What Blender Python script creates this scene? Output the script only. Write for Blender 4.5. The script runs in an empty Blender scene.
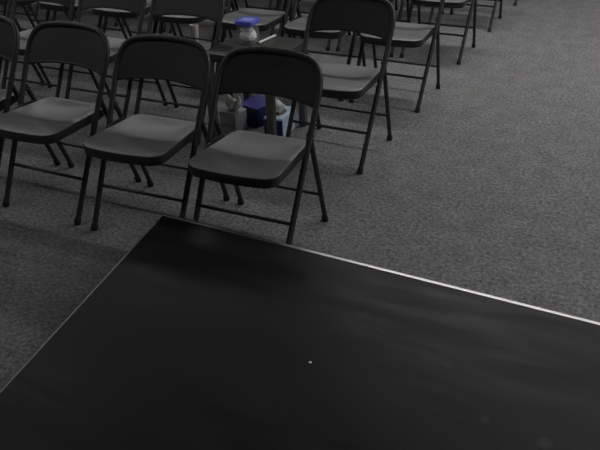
import bpy, bmesh, math, random
from mathutils import Vector, Matrix, noise
random.seed(4)
S = bpy.context.scene
COL = S.collection

# ------------------------------------------------------------------ materials
def new_mat(name):
    m = bpy.data.materials.new(name); m.use_nodes = True
    nt = m.node_tree
    return m, nt, nt.nodes['Principled BSDF']

def plain(name, col, rough=.5, metal=0., spec=.5, bump=0., bscale=200.):
    m, nt, b = new_mat(name)
    b.inputs['Base Color'].default_value = (*col, 1)
    b.inputs['Roughness'].default_value = rough
    b.inputs['Metallic'].default_value = metal
    b.inputs['Specular IOR Level'].default_value = spec
    tc = nt.nodes.new('ShaderNodeTexCoord')
    n = nt.nodes.new('ShaderNodeTexNoise'); n.inputs['Scale'].default_value = bscale
    n.inputs['Detail'].default_value = 3
    nt.links.new(tc.outputs['Object'], n.inputs['Vector'])
    r = nt.nodes.new('ShaderNodeMapRange')
    r.inputs['To Min'].default_value = max(rough-.06, 0); r.inputs['To Max'].default_value = min(rough+.06, 1)
    nt.links.new(n.outputs['Fac'], r.inputs['Value']); nt.links.new(r.outputs[0], b.inputs['Roughness'])
    if bump:
        bp = nt.nodes.new('ShaderNodeBump'); bp.inputs['Strength'].default_value = bump; bp.inputs['Distance'].default_value = .002
        nt.links.new(n.outputs['Fac'], bp.inputs['Height']); nt.links.new(bp.outputs[0], b.inputs['Normal'])
    return m

def carpet_mat():
    m, nt, b = new_mat('grey_loop_carpet')
    N, L = nt.nodes.new, nt.links.new
    tc = N('ShaderNodeTexCoord')
    fine = N('ShaderNodeTexNoise'); fine.inputs['Scale'].default_value = 58; fine.inputs['Detail'].default_value = 4; fine.inputs['Roughness'].default_value = .75
    mid = N('ShaderNodeTexNoise'); mid.inputs['Scale'].default_value = 9; mid.inputs['Detail'].default_value = 3
    vor = N('ShaderNodeTexVoronoi'); vor.inputs['Scale'].default_value = 160
    for x in (fine, mid, vor): L(tc.outputs['Object'], x.inputs['Vector'])
    r1 = N('ShaderNodeValToRGB')
    e = r1.color_ramp.elements
    e[0].position = .32; e[0].color = (.075, .076, .078, 1)
    e[1].position = .68; e[1].color = (.318, .315, .312, 1)
    L(fine.outputs['Fac'], r1.inputs['Fac'])
    r2 = N('ShaderNodeMapRange'); r2.inputs['From Min'].default_value = .3; r2.inputs['From Max'].default_value = .7
    r2.inputs['To Min'].default_value = .86; r2.inputs['To Max'].default_value = 1.1
    L(mid.outputs['Fac'], r2.inputs['Value'])
    mx = N('ShaderNodeMix'); mx.data_type = 'RGBA'; mx.blend_type = 'MULTIPLY'; mx.inputs['Factor'].default_value = 1
    L(r1.outputs['Color'], mx.inputs['A']); L(r2.outputs[0], mx.inputs['B'])
    L(mx.outputs['Result'], b.inputs['Base Color'])
    b.inputs['Roughness'].default_value = .95
    b.inputs['Specular IOR Level'].default_value = .15
    bp = N('ShaderNodeBump'); bp.inputs['Strength'].default_value = .6; bp.inputs['Distance'].default_value = .006
    L(vor.outputs['Distance'], bp.inputs['Height']); L(bp.outputs[0], b.inputs['Normal'])
    return m

def deck_mat():
    m, nt, b = new_mat('black_stage_board')
    N, L = nt.nodes.new, nt.links.new
    tc = N('ShaderNodeTexCoord')
    mp = N('ShaderNodeMapping'); mp.inputs['Scale'].default_value = (1, 5, 1)
    L(tc.outputs['Object'], mp.inputs['Vector'])
    n1 = N('ShaderNodeTexNoise'); n1.inputs['Scale'].default_value = 3; n1.inputs['Detail'].default_value = 5
    L(mp.outputs[0], n1.inputs['Vector'])
    n2 = N('ShaderNodeTexNoise'); n2.inputs['Scale'].default_value = 180; n2.inputs['Detail'].default_value = 3
    L(tc.outputs['Object'], n2.inputs['Vector'])
    r1 = N('ShaderNodeValToRGB'); e = r1.color_ramp.elements
    e[0].position = .3; e[0].color = (.0120, .0130, .0126, 1)
    e[1].position = .75; e[1].color = (.0160, .0164, .0160, 1)
    L(n1.outputs['Fac'], r1.inputs['Fac'])
    last = r1.outputs['Color']
    # scuffs: pale dusty rub marks at two fixed places on the board
    for (sx, sy, rad, amt) in ((-.112, 1.337, .016, .6), (.04, 1.317, .024, .7), (-.25, 1.5, .02, .25), (-.55, 1.62, .03, .2), (.25, 1.6, .04, .2)):
        vm = N('ShaderNodeVectorMath'); vm.operation = 'DISTANCE'; vm.inputs[1].default_value = (sx, sy, .2)
        L(tc.outputs['Object'], vm.inputs[0])
        mr = N('ShaderNodeMapRange'); mr.inputs['From Min'].default_value = rad; mr.inputs['From Max'].default_value = rad*.3
        mr.inputs['To Min'].default_value = 0; mr.inputs['To Max'].default_value = amt
        L(vm.outputs['Value'], mr.inputs['Value'])
        ml = N('ShaderNodeMath'); ml.operation = 'MULTIPLY'
        L(mr.outputs[0], ml.inputs[0]); L(n2.outputs['Fac'], ml.inputs[1])
        mx = N('ShaderNodeMix'); mx.data_type = 'RGBA'
        L(ml.outputs[0], mx.inputs['Factor']); L(last, mx.inputs['A']); mx.inputs['B'].default_value = (.09, .095, .10, 1)
        last = mx.outputs['Result']
    L(last, b.inputs['Base Color'])
    mr = N('ShaderNodeMapRange'); mr.inputs['From Min'].default_value = .3; mr.inputs['From Max'].default_value = .7; mr.inputs['To Min'].default_value = .33; mr.inputs['To Max'].default_value = .52
    L(n1.outputs['Fac'], mr.inputs['Value']); L(mr.outputs[0], b.inputs['Roughness'])
    b.inputs['Specular IOR Level'].default_value = .155
    bp = N('ShaderNodeBump'); bp.inputs['Strength'].default_value = .15; bp.inputs['Distance'].default_value = .001
    L(n2.outputs['Fac'], bp.inputs['Height']); L(bp.outputs[0], b.inputs['Normal'])
    return m

M = dict(
    carpet=carpet_mat(), deck=deck_mat(),
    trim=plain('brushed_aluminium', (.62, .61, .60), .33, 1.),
    dull_trim=plain('dull_dark_aluminium', (.20, .20, .20), .6, 1.),
    skirt=plain('black_skirt', (.012, .012, .012), .8),
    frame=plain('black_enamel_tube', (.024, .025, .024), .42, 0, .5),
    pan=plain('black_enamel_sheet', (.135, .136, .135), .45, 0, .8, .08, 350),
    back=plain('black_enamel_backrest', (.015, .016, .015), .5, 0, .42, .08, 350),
    rubber=plain('black_rubber', (.010, .010, .010), .7),
    tabl=plain('black_brown_laminate', (.035, .036, .034), .45),
    tleg=plain('black_brown_leg', (.11, .105, .10), .5),
    tissue=plain('white_tissue', (.93, .91, .88), .9, 0, .2, .5, 60),
    paper=plain('white_paper', (.95, .92, .90), .8, 0, .3),
    cupw=plain('white_card_cup', (.62, .58, .55), .7, 0, .3),
    navy=plain('navy_card', (.022, .022, .115), .5),
    violet=plain('deep_blue_card', (.045, .042, .24), .5),
    sky=plain('pale_blue_card', (.62, .80, 1.0), .5),
    grey=plain('grey_card', (.27, .28, .30), .5),
    hole=plain('tan_card_slot', (.17, .15, .11), .8),
    lid=plain('blue_plastic_lid', (.10, .12, .62), .4),
    label=plain('pale_blue_label', (.30, .34, .85), .5),
    pen=plain('white_plastic', (.85, .82, .80), .35),
)
mc, nt, b = new_mat('clear_plastic')
b.inputs['Base Color'].default_value = (.8, .82, .85, 1); b.inputs['Roughness'].default_value = .12
b.inputs['Alpha'].default_value = .06
M['clear'] = mc
for k_ in ('tissue', 'paper'):
    pb = M[k_].node_tree.nodes['Principled BSDF']; pb.inputs['Subsurface Weight'].default_value = .35; pb.inputs['Subsurface Radius'].default_value = (1, 1, 1); pb.inputs['Subsurface Scale'].default_value = .012
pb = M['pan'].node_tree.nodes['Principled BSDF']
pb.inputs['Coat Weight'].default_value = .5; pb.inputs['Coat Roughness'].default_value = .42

# ------------------------------------------------------------------ mesh helpers
SHEAR = [0]
def mesh_obj(name, bm, mat, parent=None, smooth=True, angle=40):
    bmesh.ops.recalc_face_normals(bm, faces=bm.faces[:])
    if SHEAR[0]:
        for v in bm.verts: v.co.x += SHEAR[0]*v.co.z
    me = bpy.data.meshes.new(name); bm.to_mesh(me); bm.free()
    o = bpy.data.objects.new(name, me); COL.objects.link(o)
    if mat: me.materials.append(mat)
    if smooth:
        for p in me.polygons: p.use_smooth = True
        try: me.set_sharp_from_angle(angle=math.radians(angle))
        except Exception: pass
    if parent: o.parent = parent
    return o

def tag(o, label, cat, group=None):
    o['label'] = label; o['category'] = cat
    if group: o['group'] = group
    return o

def thing(name, label, cat, loc=(0, 0, 0), rz=0, group=None):
    o = bpy.data.objects.new(name, None); COL.objects.link(o)
    o.location = loc; o.rotation_euler = (0, 0, rz); o.empty_display_size = .1
    return tag(o, label, cat, group)

def catmull(P, n=6):
    P = [Vector(p) for p in P]; out = []
    for i in range(len(P)-1):
        p0 = P[i-1] if i else P[0]*2-P[1]
        p1, p2 = P[i], P[i+1]
        p3 = P[i+2] if i+2 < len(P) else P[-1]*2-P[-2]
        for k in range(n):
            t = k/n
            out.append(.5*((2*p1)+(p2-p0)*t+(2*p0-5*p1+4*p2-p3)*t*t+(3*p1-p0-3*p2+p3)*t**3))
    out.append(P[-1]); return out

def tube(bm, pts, r, seg=12, caps=True):
    pts = [Vector(p) for p in pts]; rings = []; ref = None
    for i, p in enumerate(pts):
        t = (pts[min(i+1, len(pts)-1)]-pts[max(i-1, 0)]).normalized()
        if ref is None:
            ref = Vector((0, 0, 1)) if abs(t.z) < .9 else Vector((0, 1, 0))
        u = (ref-t*ref.dot(t)).normalized(); v = t.cross(u); ref = u
        rr = r[i] if isinstance(r, (list, tuple)) else r
        rings.append([bm.verts.new(p+(u*math.cos(a)+v*math.sin(a))*rr) for a in [2*math.pi*k/seg for k in range(seg)]])
    for a, c in zip(rings, rings[1:]):
        for k in range(seg): bm.faces.new((a[k], a[(k+1) % seg], c[(k+1) % seg], c[k]))
    if caps: bm.faces.new(rings[0]); bm.faces.new(rings[-1])
    return bm

def loft(bm, rings, cap0=True, cap1=True):
    R = [[bm.verts.new(p) for p in r] for r in rings]; n = len(R[0])
    for a, c in zip(R, R[1:]):
        for k in range(n): bm.faces.new((a[k], a[(k+1) % n], c[(k+1) % n], c[k]))
    if cap0: bm.faces.new(R[0])
    if cap1: bm.faces.new(R[-1])
    return bm

def box(bm, c, s, bev=0., rz=0., seg=2):
    r = bmesh.ops.create_cube(bm, size=1)
    vs = r['verts']
    bmesh.ops.scale(bm, vec=s, verts=vs)
    if bev:
        es = list({e for v in vs for e in v.link_edges})
        rb = bmesh.ops.bevel(bm, geom=es, offset=bev, segments=seg, affect='EDGES', profile=.5)
        vs = list({v for f in rb['faces'] for v in f.verts} | {v for v in vs if v.is_valid})
    if rz: bmesh.ops.rotate(bm, cent=(0, 0, 0), matrix=Matrix.Rotation(rz, 3, 'Z'), verts=vs)
    bmesh.ops.translate(bm, vec=c, verts=vs)
    return bm

# ------------------------------------------------------------------ floor
bm = bmesh.new()
vs = [bm.verts.new(p) for p in ((-9, -3, 0), (7, -3, 0), (7, 14, 0), (-9, 14, 0))]
bm.faces.new(vs)
floor = mesh_obj('floor', bm, M['carpet'], smooth=False); floor['kind'] = 'structure'
floor['label'] = 'grey loop pile carpet floor of the hall'

wallm = plain('pale_grey_paint', (.42, .42, .41), .85, 0, .3, .1, 120)
for nm, c, sz, lb in (('wall_back', (-1, 14.05, 1.6), (16, .1, 3.2), 'plain pale grey wall far behind the chair rows'),
                  ('wall_left', (-9.05, 5.5, 1.6), (.1, 17, 3.2), 'plain pale grey wall left of the chair rows'),
                  ('wall_right', (7.05, 5.5, 1.6), (.1, 17, 3.2), 'plain pale grey wall right of the aisle'),
                  ('wall_front', (-1, -3.05, 1.6), (16, .1, 3.2), 'plain pale grey wall behind the stage')):
    bm = bmesh.new(); box(bm, c, sz); o = mesh_obj(nm, bm, wallm, smooth=False); o['kind'] = 'structure'; o['label'] = lb

# ------------------------------------------------------------------ stage platform
SH = .20
A = Vector((-1.508, 1.922, 0))
eR = (Vector((.131, 1.872, 0))-A).normalized(); eL = (Vector((-1.360, .908, 0))-A).normalized()
B = A+eR*3.9; D_ = A+eL*3.2; C_ = B+eL*3.2
quad = [A, D_, C_, B]
def inset(d):
    # the corner points of the quad moved inward by d
    out = []
    for i, p in enumerate(quad):
        a = (quad[i-1]-p).normalized(); c = (quad[(i+1) % 4]-p).normalized()
        s = a.cross(c).length
        out.append(p+(a+c)*(d/s))
    return out
stage = thing('stage_platform', 'low black stage platform with bright metal edging in the foreground', 'stage', (A.x, A.y, 0))
off = -Vector((A.x, A.y, 0))
def st_obj(name, bm, mat, **k):
    bmesh.ops.translate(bm, vec=off, verts=bm.verts[:])
    o = mesh_obj(name, bm, mat, stage, **k); return o
bm = bmesh.new()
q = inset(.006)
loft(bm, [[p+Vector((0, 0, z)) for p in q] for z in (SH-.02, SH)])
deck = st_obj('deck', bm, M['deck'], smooth=False)
# texture in place: shift the object coordinates back to the world through the mesh itself
for v in deck.data.vertices: v.co -= off
deck.location = off
bm = bmesh.new()
q = inset(.03)
loft(bm, [[p+Vector((0, 0, z)) for p in q] for z in (0, SH-.021)])
st_obj('skirt', bm, M['skirt'], smooth=False)
# rounded aluminium lip along every edge
for i in range(4):
    p, r_ = quad[i], quad[(i+1) % 4]
    t = (r_-p).normalized(); n = Vector((0, 0, 1)).cross(t)   # inward
    cen = sum(quad, Vector())/4
    if n.dot(cen-p) < 0: n = -n
    R_ = (.0024, .0055, .0055, .0055)[i]; W_ = (.0008, .004, .004, .0115)[i]   # the front rail is the wide one
    prof = []
    for k in range(7):
        a = math.pi/2*k/6
        prof.append((R_-R_*math.sin(a)-.001, SH-R_+R_*math.cos(a)+.001))
    prof = [(R_+W_, SH+.0005), (R_+W_-.0006, SH+.0012)]+prof+[(-.001, SH-.034), (.0055, SH-.034), (.0055, SH-.0005)]
    bm = bmesh.new()
    loft(bm, [[e+n*a+Vector((0, 0, z)) for a, z in prof] for e in (p, r_)])
    st_obj('edge_trim', bm, M['dull_trim' if i == 0 else 'trim'], angle=50)  # left rail in a darker, rougher metal than the others

# a crumb of white paper lying on the deck
bm = bmesh.new()
bmesh.ops.create_icosphere(bm, subdivisions=2, radius=.0048)
for v in bm.verts: v.co *= random.uniform(.75, 1.15); v.co.z *= .55
o = mesh_obj('paper_scrap', bm, M['tissue'])
o.location = (-.615, 1.352, SH+.0022)
tag(o, 'tiny white paper scrap lying on the black stage deck', 'scrap')

# ------------------------------------------------------------------ folding chair
H, LEAN, W2, DEP = .772, .4107, .215, .461
SL = LEAN/H
RT = .0125
def half(z): return W2+.009*min(z, .62)/.62
top_path = [(half(.50), .50), (.2245, .58), (.2255, .645), (.219, .697), (.196, .737), (.154, .760), (.08, .7715), (0, .7745)]
top_path = top_path+[(-x, z) for x, z in top_path[-2::-1]]
top_c = catmull([(x, z*SL, z) for x, z in top_path], 6)
def ztop(x):
    x = abs(x); best = None
    pts = [(p.x, p.z) for p in top_c if p.x >= 0]
    pts.sort()
    for (a, za), (c, zc) in zip(pts, pts[1:]):
        if a <= x <= c and max(za, zc) > .6:
            return za+(zc-za)*(x-a)/max(c-a, 1e-6)
    return .64

PIV = .505
def chair_parts(t):
    # bent tube that carries the backrest
    bm = bmesh.new(); tube(bm, top_c, RT); mesh_obj('back_frame', bm, M['frame'], t)
    # backrest sheet
    bm = bmesh.new(); nu, nv = 28, 10; grid = []
    for j in range(nv+1):
        row = []
        for i in range(nu+1):
            u = -1+2*i/nu; x = u*.217
            zt = ztop(x) if abs(u) < .995 else .665
            zb = .616-.019*abs(u)**2.4
            v = j/nv; z = zb+(zt-zb)*v
            y = z*SL+.016*(1-u*u)*(1-.35*v)
            row.append(Vector((x, y, z)))
        grid.append(row)
    nrm = Vector((0, -1, SL)).normalized()
    front = [[bm.verts.new(p+nrm*.0025) for p in r] for r in grid]
    rear = [[bm.verts.new(p-nrm*.0045) for p in r] for r in grid]
    for g in (front, rear):
        for j in range(nv):
            for i in range(nu): bm.faces.new((g[j][i], g[j][i+1], g[j+1][i+1], g[j+1][i]))
    per = [(0, i) for i in range(nu)]+[(j, nu) for j in range(nv)]+[(nv, i) for i in range(nu, 0, -1)]+[(j, 0) for j in range(nv, 0, -1)]
    for k in range(len(per)):
        a, c = per[k], per[(k+1) % len(per)]
        bm.faces.new((front[a[0]][a[1]], front[c[0]][c[1]], rear[c[0]][c[1]], rear[a[0]][a[1]]))
    bk = mesh_obj('backrest', bm, M['back'], t)
    bm = bmesh.new()
    tube(bm, [p+Vector((0, .001, 0)) for p in grid[0]], .0058, 8)
    mesh_obj('rolled_hem', bm, M['back'], bk)
    # front legs
    for s in (1, -1):
        bm = bmesh.new()
        pts = [Vector((s*half(z), z*SL, z)) for z in (.012, .12, .25, .38, .50)]
        tube(bm, pts, RT); lg = mesh_obj('leg', bm, M['frame'], t)
        d = (pts[1]-pts[0]).normalized()
        bm = bmesh.new()
        f0 = Vector((s*W2, 0.0, 0.0))
        tube(bm, [f0, f0+Vector((0, .002, .004)), f0+d*.028, f0+d*.032], [.0135, .0158, .0152, .0135]); mesh_obj('rubber_foot', bm, M['rubber'], lg)
    # rear legs
    rear_top = lambda s: Vector((s*.214, PIV*SL+.008, PIV))
    for s in (1, -1):
        bm = bmesh.new(); a = Vector((s*W2, DEP, .012)); c = rear_top(s)
        d = (c-a).normalized()
        tube(bm, [a, a.lerp(c, .35), a.lerp(c, .7), c], .0113); lg = mesh_obj('leg', bm, M['frame'], t)
        f0 = Vector((s*W2, DEP, 0))
        bm = bmesh.new(); tube(bm, [f0, f0+Vector((0, 0, .004)), f0+d*.028, f0+d*.032], [.013, .0152, .0145, .013]); mesh_obj('rubber_foot', bm, M['rubber'], lg)
    # cross rails
    bm = bmesh.new(); z = .181; w = half(z)-.008
    tube(bm, [(-w, z*SL, z), (0, z*SL, z), (w, z*SL, z)], .0075, 10); mesh_obj('crossbar', bm, M['frame'], t)
    bm = bmesh.new(); z = .165
    a = Vector((W2, DEP, 0)); c = rear_top(1); p = a.lerp(c, z/PIV); w = p.x-.008
    tube(bm, [(-w, p.y, z), (0, p.y, z), (w, p.y, z)], .0072, 10); mesh_obj('crossbar', bm, M['frame'], t)
    # seat pan: rounded trapezoid with a dished top, a rolled front and a deep lip
    corners = [(.217, -.042, .058), (.187, .350, .040), (-.160, .350, .045), (-.174, -.042, .058)]
    outl = []
    for k in range(4):
        p = Vector(corners[k][:2]); a = Vector(corners[k-1][:2])-p; c = Vector(corners[(k+1) % 4][:2])-p
        r_ = corners[k][2]; a.normalize(); c.normalize()
        p0, p1 = p+a*r_, p+c*r_
        for i in range(9):
            s = i/8; outl.append((1-s)**2*p0+2*s*(1-s)*p+s*s*p1)
        nx = Vector(corners[(k+1) % 4][:2]); e = nx-c*corners[(k+1) % 4][2]
        m = 7
        for i in range(1, m): outl.append(p1.lerp(e, i/m))
    o2 = []
    for p in outl:
        q_ = p.copy()
        if q_.y < .05: q_.y -= .014*max(0, 1-(q_.x/.19)**2)
        o2.append(q_)
    cen = Vector((0, .15))
    def zed(p):
        y = p.y; x = p.x
        z = .451-.014*max(0, min(1, (y+.05)/.38))
        sx = max(0, 1-(x/.165)**2)**.7; sy = max(0, 1-((y-.215)/.125)**2)
        z -= .019*sx*sy
        if y < .02: z -= .014*((.02-y)/.08)**2
        return z
    def ring(sc, dz=0, flat=None, ins=0):
        out = []
        for p in o2:
            d = p-cen; q_ = cen+d*(1-ins/d.length)*sc
            out.append((q_.x, q_.y, (zed(q_) if flat is None else flat)+dz))
        return out
    bm = bmesh.new()
    rings = [ring(s) for s in (.06, .15, .25, .35, .45, .55, .64, .72, .80, .87, .93)]
    rings += [ring(1, 0, ins=.0055), ring(1, -.0008, ins=.0026)]
    loft(bm, rings, cap1=False)
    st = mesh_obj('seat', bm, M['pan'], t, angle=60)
    # turned down edge and underside: shade painted in with the darker frame colour
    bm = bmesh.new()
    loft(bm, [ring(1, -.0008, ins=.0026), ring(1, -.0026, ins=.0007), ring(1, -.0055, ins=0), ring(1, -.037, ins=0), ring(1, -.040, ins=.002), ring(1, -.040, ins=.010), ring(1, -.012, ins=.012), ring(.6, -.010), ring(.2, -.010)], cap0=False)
    mesh_obj('seat_rim', bm, M['frame'], st, angle=60)['label'] = 'turned down seat edge, shade painted in'
    # hinge plates between seat, tube and rear leg
    for s in (1, -1):
        bm = bmesh.new()
        prof = [(.13, .412), (.18, .402), (.275, .396), (.305, .408), (.300, .432), (.235, .440), (.16, .434)]
        rr = []
        for x in (s*.188, s*.1955): rr.append([(x, y, z) for y, z in prof])
        loft(bm, rr); mesh_obj('hinge_plate', bm, M['frame'], t, smooth=False)
        bm = bmesh.new()
        pp = Vector((s*.212, PIV*SL+.004, PIV-.012))
        tube(bm, [pp+Vector((-s*.008, 0, 0)), pp+Vector((s*.022, 0, 0))], .008, 10)
        mesh_obj('pivot_bolt', bm, M['frame'], t)

G = 'black folding chairs set in rows facing the stage'
proto = thing('folding_chair', '', 'chair', group=G)
SHEAR[0] = .016; chair_parts(proto); SHEAR[0] = 0
def copy_tree(o, parent=None):
    c = o.copy(); COL.objects.link(c)
    if parent: c.parent = parent
    for ch in o.children: copy_tree(ch, c)
    return c
used = [False]
def chair(x, y, a, label, sc=1.0):
    if used[0]: o = copy_tree(proto)
    else: o = proto; used[0] = True
    o.location = (x, y, 0); o.rotation_euler = (0, 0, a); o.scale = (sc, sc, sc); o['label'] = label
    return o

ordn = ['', 'first', 'second', 'third', 'fourth', 'fifth', 'sixth', 'seventh', 'eighth', 'ninth', 'tenth']
chair(-1.2233, 1.9729, .0173, 'black folding chair in front row, rightmost, directly behind the stage corner', .984)
chair(-1.7193, 1.9670, .0372, 'black folding chair in front row, second from its right end, left of the stage corner', .988)
chair(-2.2499, 1.9697, -.0051, 'black folding chair in front row, third from its right end, fully in view at left')
chair(-2.7633, 1.9638, .0033, 'black folding chair in front row, cut off by the left picture edge')
chair(-1.2539, 2.9299, -.0186, 'black folding chair at the aisle end of second row, right of the small table')
for k, (x, y, a) in enumerate(((-2.212, 2.920, .012), (-2.722, 2.912, .012), (-3.232, 2.91, .008), (-3.745, 2.93, 0))):
    chair(x, y, a, ['black folding chair in second row, first one left of the small table',
                    'black folding chair in second row, second one left of the small table',
                    'black folding chair in second row, third one left of the small table',
                    'black folding chair in second row, fourth one left of the small table'][k])
def row(nm, spots, where):
    for k, (x, y, a) in enumerate(spots):
        if k == 0: lb = 'black folding chair at the aisle end of %s row%s' % (nm, where)
        else: lb = 'black folding chair in %s row, %s from its aisle end' % (nm, ordn[k+1])
        chair(x, y, a, lb)
row('third', [(-1.2202, 3.8443, -.0199), (-1.722, 3.85, .0), (-2.215, 3.845, -.01), (-2.720, 3.85, .012), (-3.205, 3.84, 0), (-3.700, 3.85, -.01), (-4.20, 3.85, .01), (-4.715, 3.98, .0)], ', behind the second row end')
row('fourth', [(-1.2048, 4.8496, -.0184)]+[(-1.2048-.508*k, 4.845+random.uniform(-.015, .015), random.uniform(-.02, .02)) for k in range(1, 10)], '')
row('fifth', [(-1.1725, 5.7917, -.0053)]+[(-1.1725-.508*k, 5.79+random.uniform(-.015, .015), random.uniform(-.02, .02)) for k in range(1, 7)], '')
row('sixth', [(-1.1273, 6.7716, .0007), (-1.637, 6.77, .01)], ' at the top of the picture')

# ------------------------------------------------------------------ small table and what is on and under it
TX, TY, TZ = -1.752, 3.212, .50
TW, TD = .415, .43
tb = thing('side_table', 'small black square side table standing in the second row gap', 'table', (TX, TY, 0), -.03)
bm = bmesh.new(); box(bm, (0, 0, TZ-.022), (TW, TD, .044), .003); mesh_obj('tabletop', bm, M['tabl'], tb)
for sx in (-1, 1):
    for sy in (-1, 1):
        bm = bmesh.new(); box(bm, (sx*(TW/2-.024), sy*(TD/2-.024), (TZ-.044)/2), (.040, .040, TZ-.044), .002)
        mesh_obj('leg', bm, M['tleg'], tb)

def tissue_tuft(parent, z, sx=.05, h=.06, seed=1, name='tissue', mat='tissue', off=(0, 0)):
    rnd = random.Random(seed); bm = bmesh.new(); n = 28
    rings = []
    for j in range(9):
        v = j/8
        rr = sx*(.30+.75*math.sin(v*2.1))*(1-.25*v)
        r_ = []
        for k in range(n):
            a = 2*math.pi*k/n
            w = 1+.28*math.sin(3*a+seed+2.0*v)+.16*math.sin(7*a+seed*2-3*v)
            r_.append((off[0]+rr*w*math.cos(a)+.018*v*math.sin(seed), off[1]+rr*w*.62*math.sin(a)+.012*v*math.cos(seed),
                       z-.004+h*v*(1+.22*math.sin(2*a+seed)*v)))
        rings.append(r_)
    bm_l = loft(bm, rings, cap0=True, cap1=False)
    # crumpled crown closing the top
    top = bm.verts[:][-n:]
    c = sum((v.co for v in top), Vector())/n; c.z -= h*.35
    cv = bm.verts.new(c)
    for k in range(n): bm.faces.new((top[k], top[(k+1) % n], cv))
    return mesh_obj(name, bm, M[mat], parent, angle=75)

def slot(parent, z, rx, ry, mat):
    bm = bmesh.new(); rings = []
    for zz in (z-.001, z+.0008): rings.append([(rx*math.cos(2*math.pi*k/24), ry*math.sin(2*math.pi*k/24), zz) for k in range(24)])
    loft(bm, rings); return mesh_obj('slot', bm, mat, parent, smooth=False)

# grey cube box
t = thing('tissue_box', 'grey tissue box with white tissue, leftmost under the small table', 'tissue box', (-1.915, 3.195, 0), -.12, 'tissue boxes under the small table')
bm = bmesh.new(); box(bm, (0, 0, .06), (.115, .115, .12), .006, 0, 3); mesh_obj('carton', bm, M['grey'], t)
slot(t, .12, .034, .024, M['hole']); tissue_tuft(t, .12, .048, .076, 1)
# dark blue box
t = thing('tissue_box', 'dark blue tissue box with lifted lid, in the middle under the small table', 'tissue box', (-1.830, 3.338, 0), -.30, 'tissue boxes under the small table')
bm = bmesh.new(); box(bm, (0, 0, .055), (.122, .125, .11), .004); mesh_obj('carton', bm, M['navy'], t)
bm = bmesh.new()
loft(bm, [[(-.085, -.062, .111), (.060, -.062, .111), (.060, .062, .111), (-.085, .062, .111)],
          [(-.085, -.066, .114), (.060, -.064, .114), (.060, .062, .122), (-.060, .062, .150)]])
mesh_obj('lid_flap', bm, M['violet'], t, smooth=False)
# long pale blue box
t = thing('tissue_box', 'pale blue topped tissue box with dark blue front, rightmost under the small table', 'tissue box', (-1.645, 3.262, 0), .06, 'tissue boxes under the small table')
bm = bmesh.new(); box(bm, (0, 0, .06), (.115, .205, .12), .002); ct = mesh_obj('carton', bm, M['sky'], t)
bm = bmesh.new(); box(bm, (0, -.1035, .056), (.111, .002, .108), .0006); o = mesh_obj('front_panel', bm, M['navy'], t); o['label'] = 'dark blue front panel'
slot(t, .12, .034, .056, M['hole']); tissue_tuft(t, .12, .055, .072, 4, off=(-.008, -.012))

# clear tub with blue lid on the table
t = thing('plastic_tub', 'clear plastic tub with blue lid standing on the small table', 'tub', (-1.828, 3.275, TZ), -.02)
def rr_ring(w, d, r_, z, n=5):
    out = []
    for cx, cy, a0 in ((1, 1, 0), (-1, 1, 90), (-1, -1, 180), (1, -1, 270)):
        for k in range(n):
            a = math.radians(a0+90*k/(n-1)); out.append((cx*(w/2-r_)+r_*math.cos(a), cy*(d/2-r_)+r_*math.sin(a), z))
    return out
bm = bmesh.new()
loft(bm, [rr_ring(.096, .096, .018, .001), rr_ring(.100, .100, .018, .10), rr_ring(.097, .097, .017, .10), rr_ring(.093, .093, .016, .004)])
mesh_obj('tub_body', bm, M['clear'], t)
bm = bmesh.new()
loft(bm, [rr_ring(.106, .118, .018, .100), rr_ring(.106, .118, .018, .117), rr_ring(.102, .114, .017, .120)])
ld = mesh_obj('lid', bm, M['lid'], t)
bm = bmesh.new(); loft(bm, [rr_ring(.070, .060, .006, .1195), rr_ring(.070, .060, .006, .1207)])
o = mesh_obj('lid_label', bm, M['label'], ld); o['label'] = 'pale blue label'
# crumpled paper inside the tub
def crumple(r_, seed):
    rnd = random.Random(seed); bm = bmesh.new(); bmesh.ops.create_icosphere(bm, subdivisions=4, radius=r_)
    ax = [Vector((rnd.uniform(-1, 1), rnd.uniform(-1, 1), rnd.uniform(-1, 1))).normalized() for _ in range(9)]
    for v in bm.verts:
        n = v.co.normalized(); s = 1.0
        for i, a in enumerate(ax): s -= .05*max(0, n.dot(a)-.62)*(2+i % 3)
        v.co *= s*(1.03-.55*abs(noise.noise(v.co*(2.1/r_)+Vector((seed, 0, 0))))-.25*abs(noise.noise(v.co*(5/r_))))
    return bm
for k, (dx, dy, dz, r_, sc) in enumerate(((0, 0, .034, .0425, (1.03, 1.03, .74)), (-.0205, -.010, .066, .021, (1, 1, .8)), (.0205, -.010, .068, .021, (1, 1, .85)))):
    bm = crumple(r_, 20+k)
    if k == 0:
        for v in bm.verts:
            for q_ in (0, 1): v.co[q_] = math.copysign(abs(v.co[q_]/r_)**.5*r_*.98, v.co[q_])
    bmesh.ops.scale(bm, vec=sc, verts=bm.verts[:])
    o = mesh_obj('paper_wad', bm, M['paper'], angle=20)
    o.location = (-1.828+dx, 3.275+dy, TZ+dz)
    tag(o, ['large crumpled white paper filling the bottom of the blue lidded tub', 'small crumpled white paper at upper left inside the blue lidded tub', 'small crumpled white paper at upper right inside the blue lidded tub'][k], 'paper', 'paper wads in the tub')
# pen
t = thing('pen', 'white pen lying on the small table right of the tub', 'pen', (-1.742, 3.328, TZ+.0075), math.atan2(.154, .02))
bm = bmesh.new(); tube(bm, [(-.078, 0, 0), (-.076, 0, 0), (.045, 0, 0)], [.005, .0068, .0068], 12); mesh_obj('barrel', bm, M['pen'], t)
bm = bmesh.new(); tube(bm, [(.045, 0, 0), (.078, 0, 0), (.082, 0, 0)], [.0074, .0074, .006], 12); mesh_obj('cap', bm, M['pen'], t)

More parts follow.
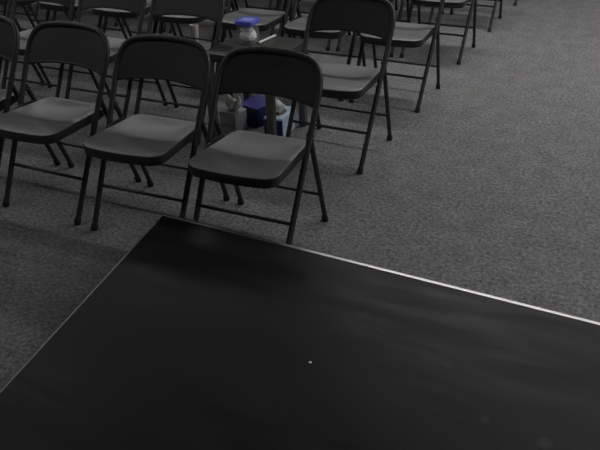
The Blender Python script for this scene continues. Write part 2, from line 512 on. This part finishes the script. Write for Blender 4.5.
# white cup on the floor
t = thing('paper_cup', 'tall white paper cup standing on the carpet behind the second row', 'cup', (-3.075, 4.63, 0))
bm = bmesh.new(); n = 24
def circ(r_, z): return [(r_*math.cos(2*math.pi*k/n), r_*math.sin(2*math.pi*k/n), z) for k in range(n)]
loft(bm, [circ(.025, .001), circ(.026, .004), circ(.034, .150), circ(.032, .150), circ(.024, .008)])
mesh_obj('cup_wall', bm, M['cupw'], t)
bm = bmesh.new(); tube(bm, [Vector(p) for p in circ(.034, .150)]+[Vector(circ(.034, .150)[0])], .0022, 8, False); mesh_obj('rim', bm, M['cupw'], t)

# ------------------------------------------------------------------ light
def area(name, loc, size, power, col=(1, 1, 1), rot=(0, 0, 0), spread=None):
    l = bpy.data.lights.new(name, 'AREA'); l.shape = 'RECTANGLE'; l.size, l.size_y = size; l.energy = power; l.color = col
    if spread: l.spread = math.radians(spread)
    o = bpy.data.objects.new(name, l); COL.objects.link(o); o.location = loc; o.rotation_euler = rot
    return o
area('ceiling_strip_back_middle', (-.9, 5.2, 2.9), (2.2, .3), 36, (1, .985, .975))
area('ceiling_strip_back_right', (1.3, 5.2, 2.9), (2.2, .3), 26, (1, .98, .975))
area('fill_back_left', (-4.6, 5.4, 2.9), (2.8, .35), 19, (1, .99, .985))  # unseen fill, power fitted to the brightness wanted on the left
area('fill_middle_right', (1.6, 2.8, 2.9), (2.6, .35), 26, (1, .98, .975))  # added above the right side to even out the carpet brightness
area('fill_middle_left', (-4.6, 2.8, 2.9), (2.8, .35), 10, (1, .99, .985))  # unseen fill, strength solved from floor and seat tones
area('fill_stage_right', (3.7, .6, 2.9), (2.6, .35), 30, (1, .98, .975))  # added fill for the front floor and deck, no known fitting
area('fill_stage_left', (-4.6, .6, 2.9), (2.8, .35), 18, (1, .99, .985))  # added to brighten the left deck and nearby carpet
area('fill_far_middle', (-.9, 8.0, 2.9), (2.2, .35), 6, (1, .985, .975))  # weak unseen fill kept from the brightness fit
area('fill_far_right', (3.7, 8.0, 2.9), (2.6, .35), 130, (1, .985, .975))  # strong unseen source, added by the brightness fit
w = bpy.data.worlds.new('room_ambient'); S.world = w; w.use_nodes = True
w.node_tree.nodes['Background'].inputs['Color'].default_value = (.95, 1, 1, 1)
w.node_tree.nodes['Background'].inputs['Strength'].default_value = .022

# ------------------------------------------------------------------ camera
cam = bpy.data.cameras.new('camera'); co = bpy.data.objects.new('camera', cam); COL.objects.link(co)
cam.sensor_fit = 'HORIZONTAL'; cam.sensor_width = 36; cam.lens = 682.2047*36/600
r_ = Vector((0.90949542, 0.41523274, -0.01999617)); u_ = Vector((-0.19722352, 0.47332754, 0.85852427)); f_ = Vector((-0.36595212, 0.77688018, -0.51238289))
mt = Matrix((r_, u_, -f_)).transposed().to_4x4(); mt.translation = Vector((0, 0, 1.55001065))
co.matrix_world = mt; cam.clip_start = .05
S.camera = co
S.view_settings.view_transform = 'Standard'; S.view_settings.look = 'None'
S.view_settings.gamma = 1; S.view_settings.use_curve_mapping = False
S.view_settings.exposure = 0
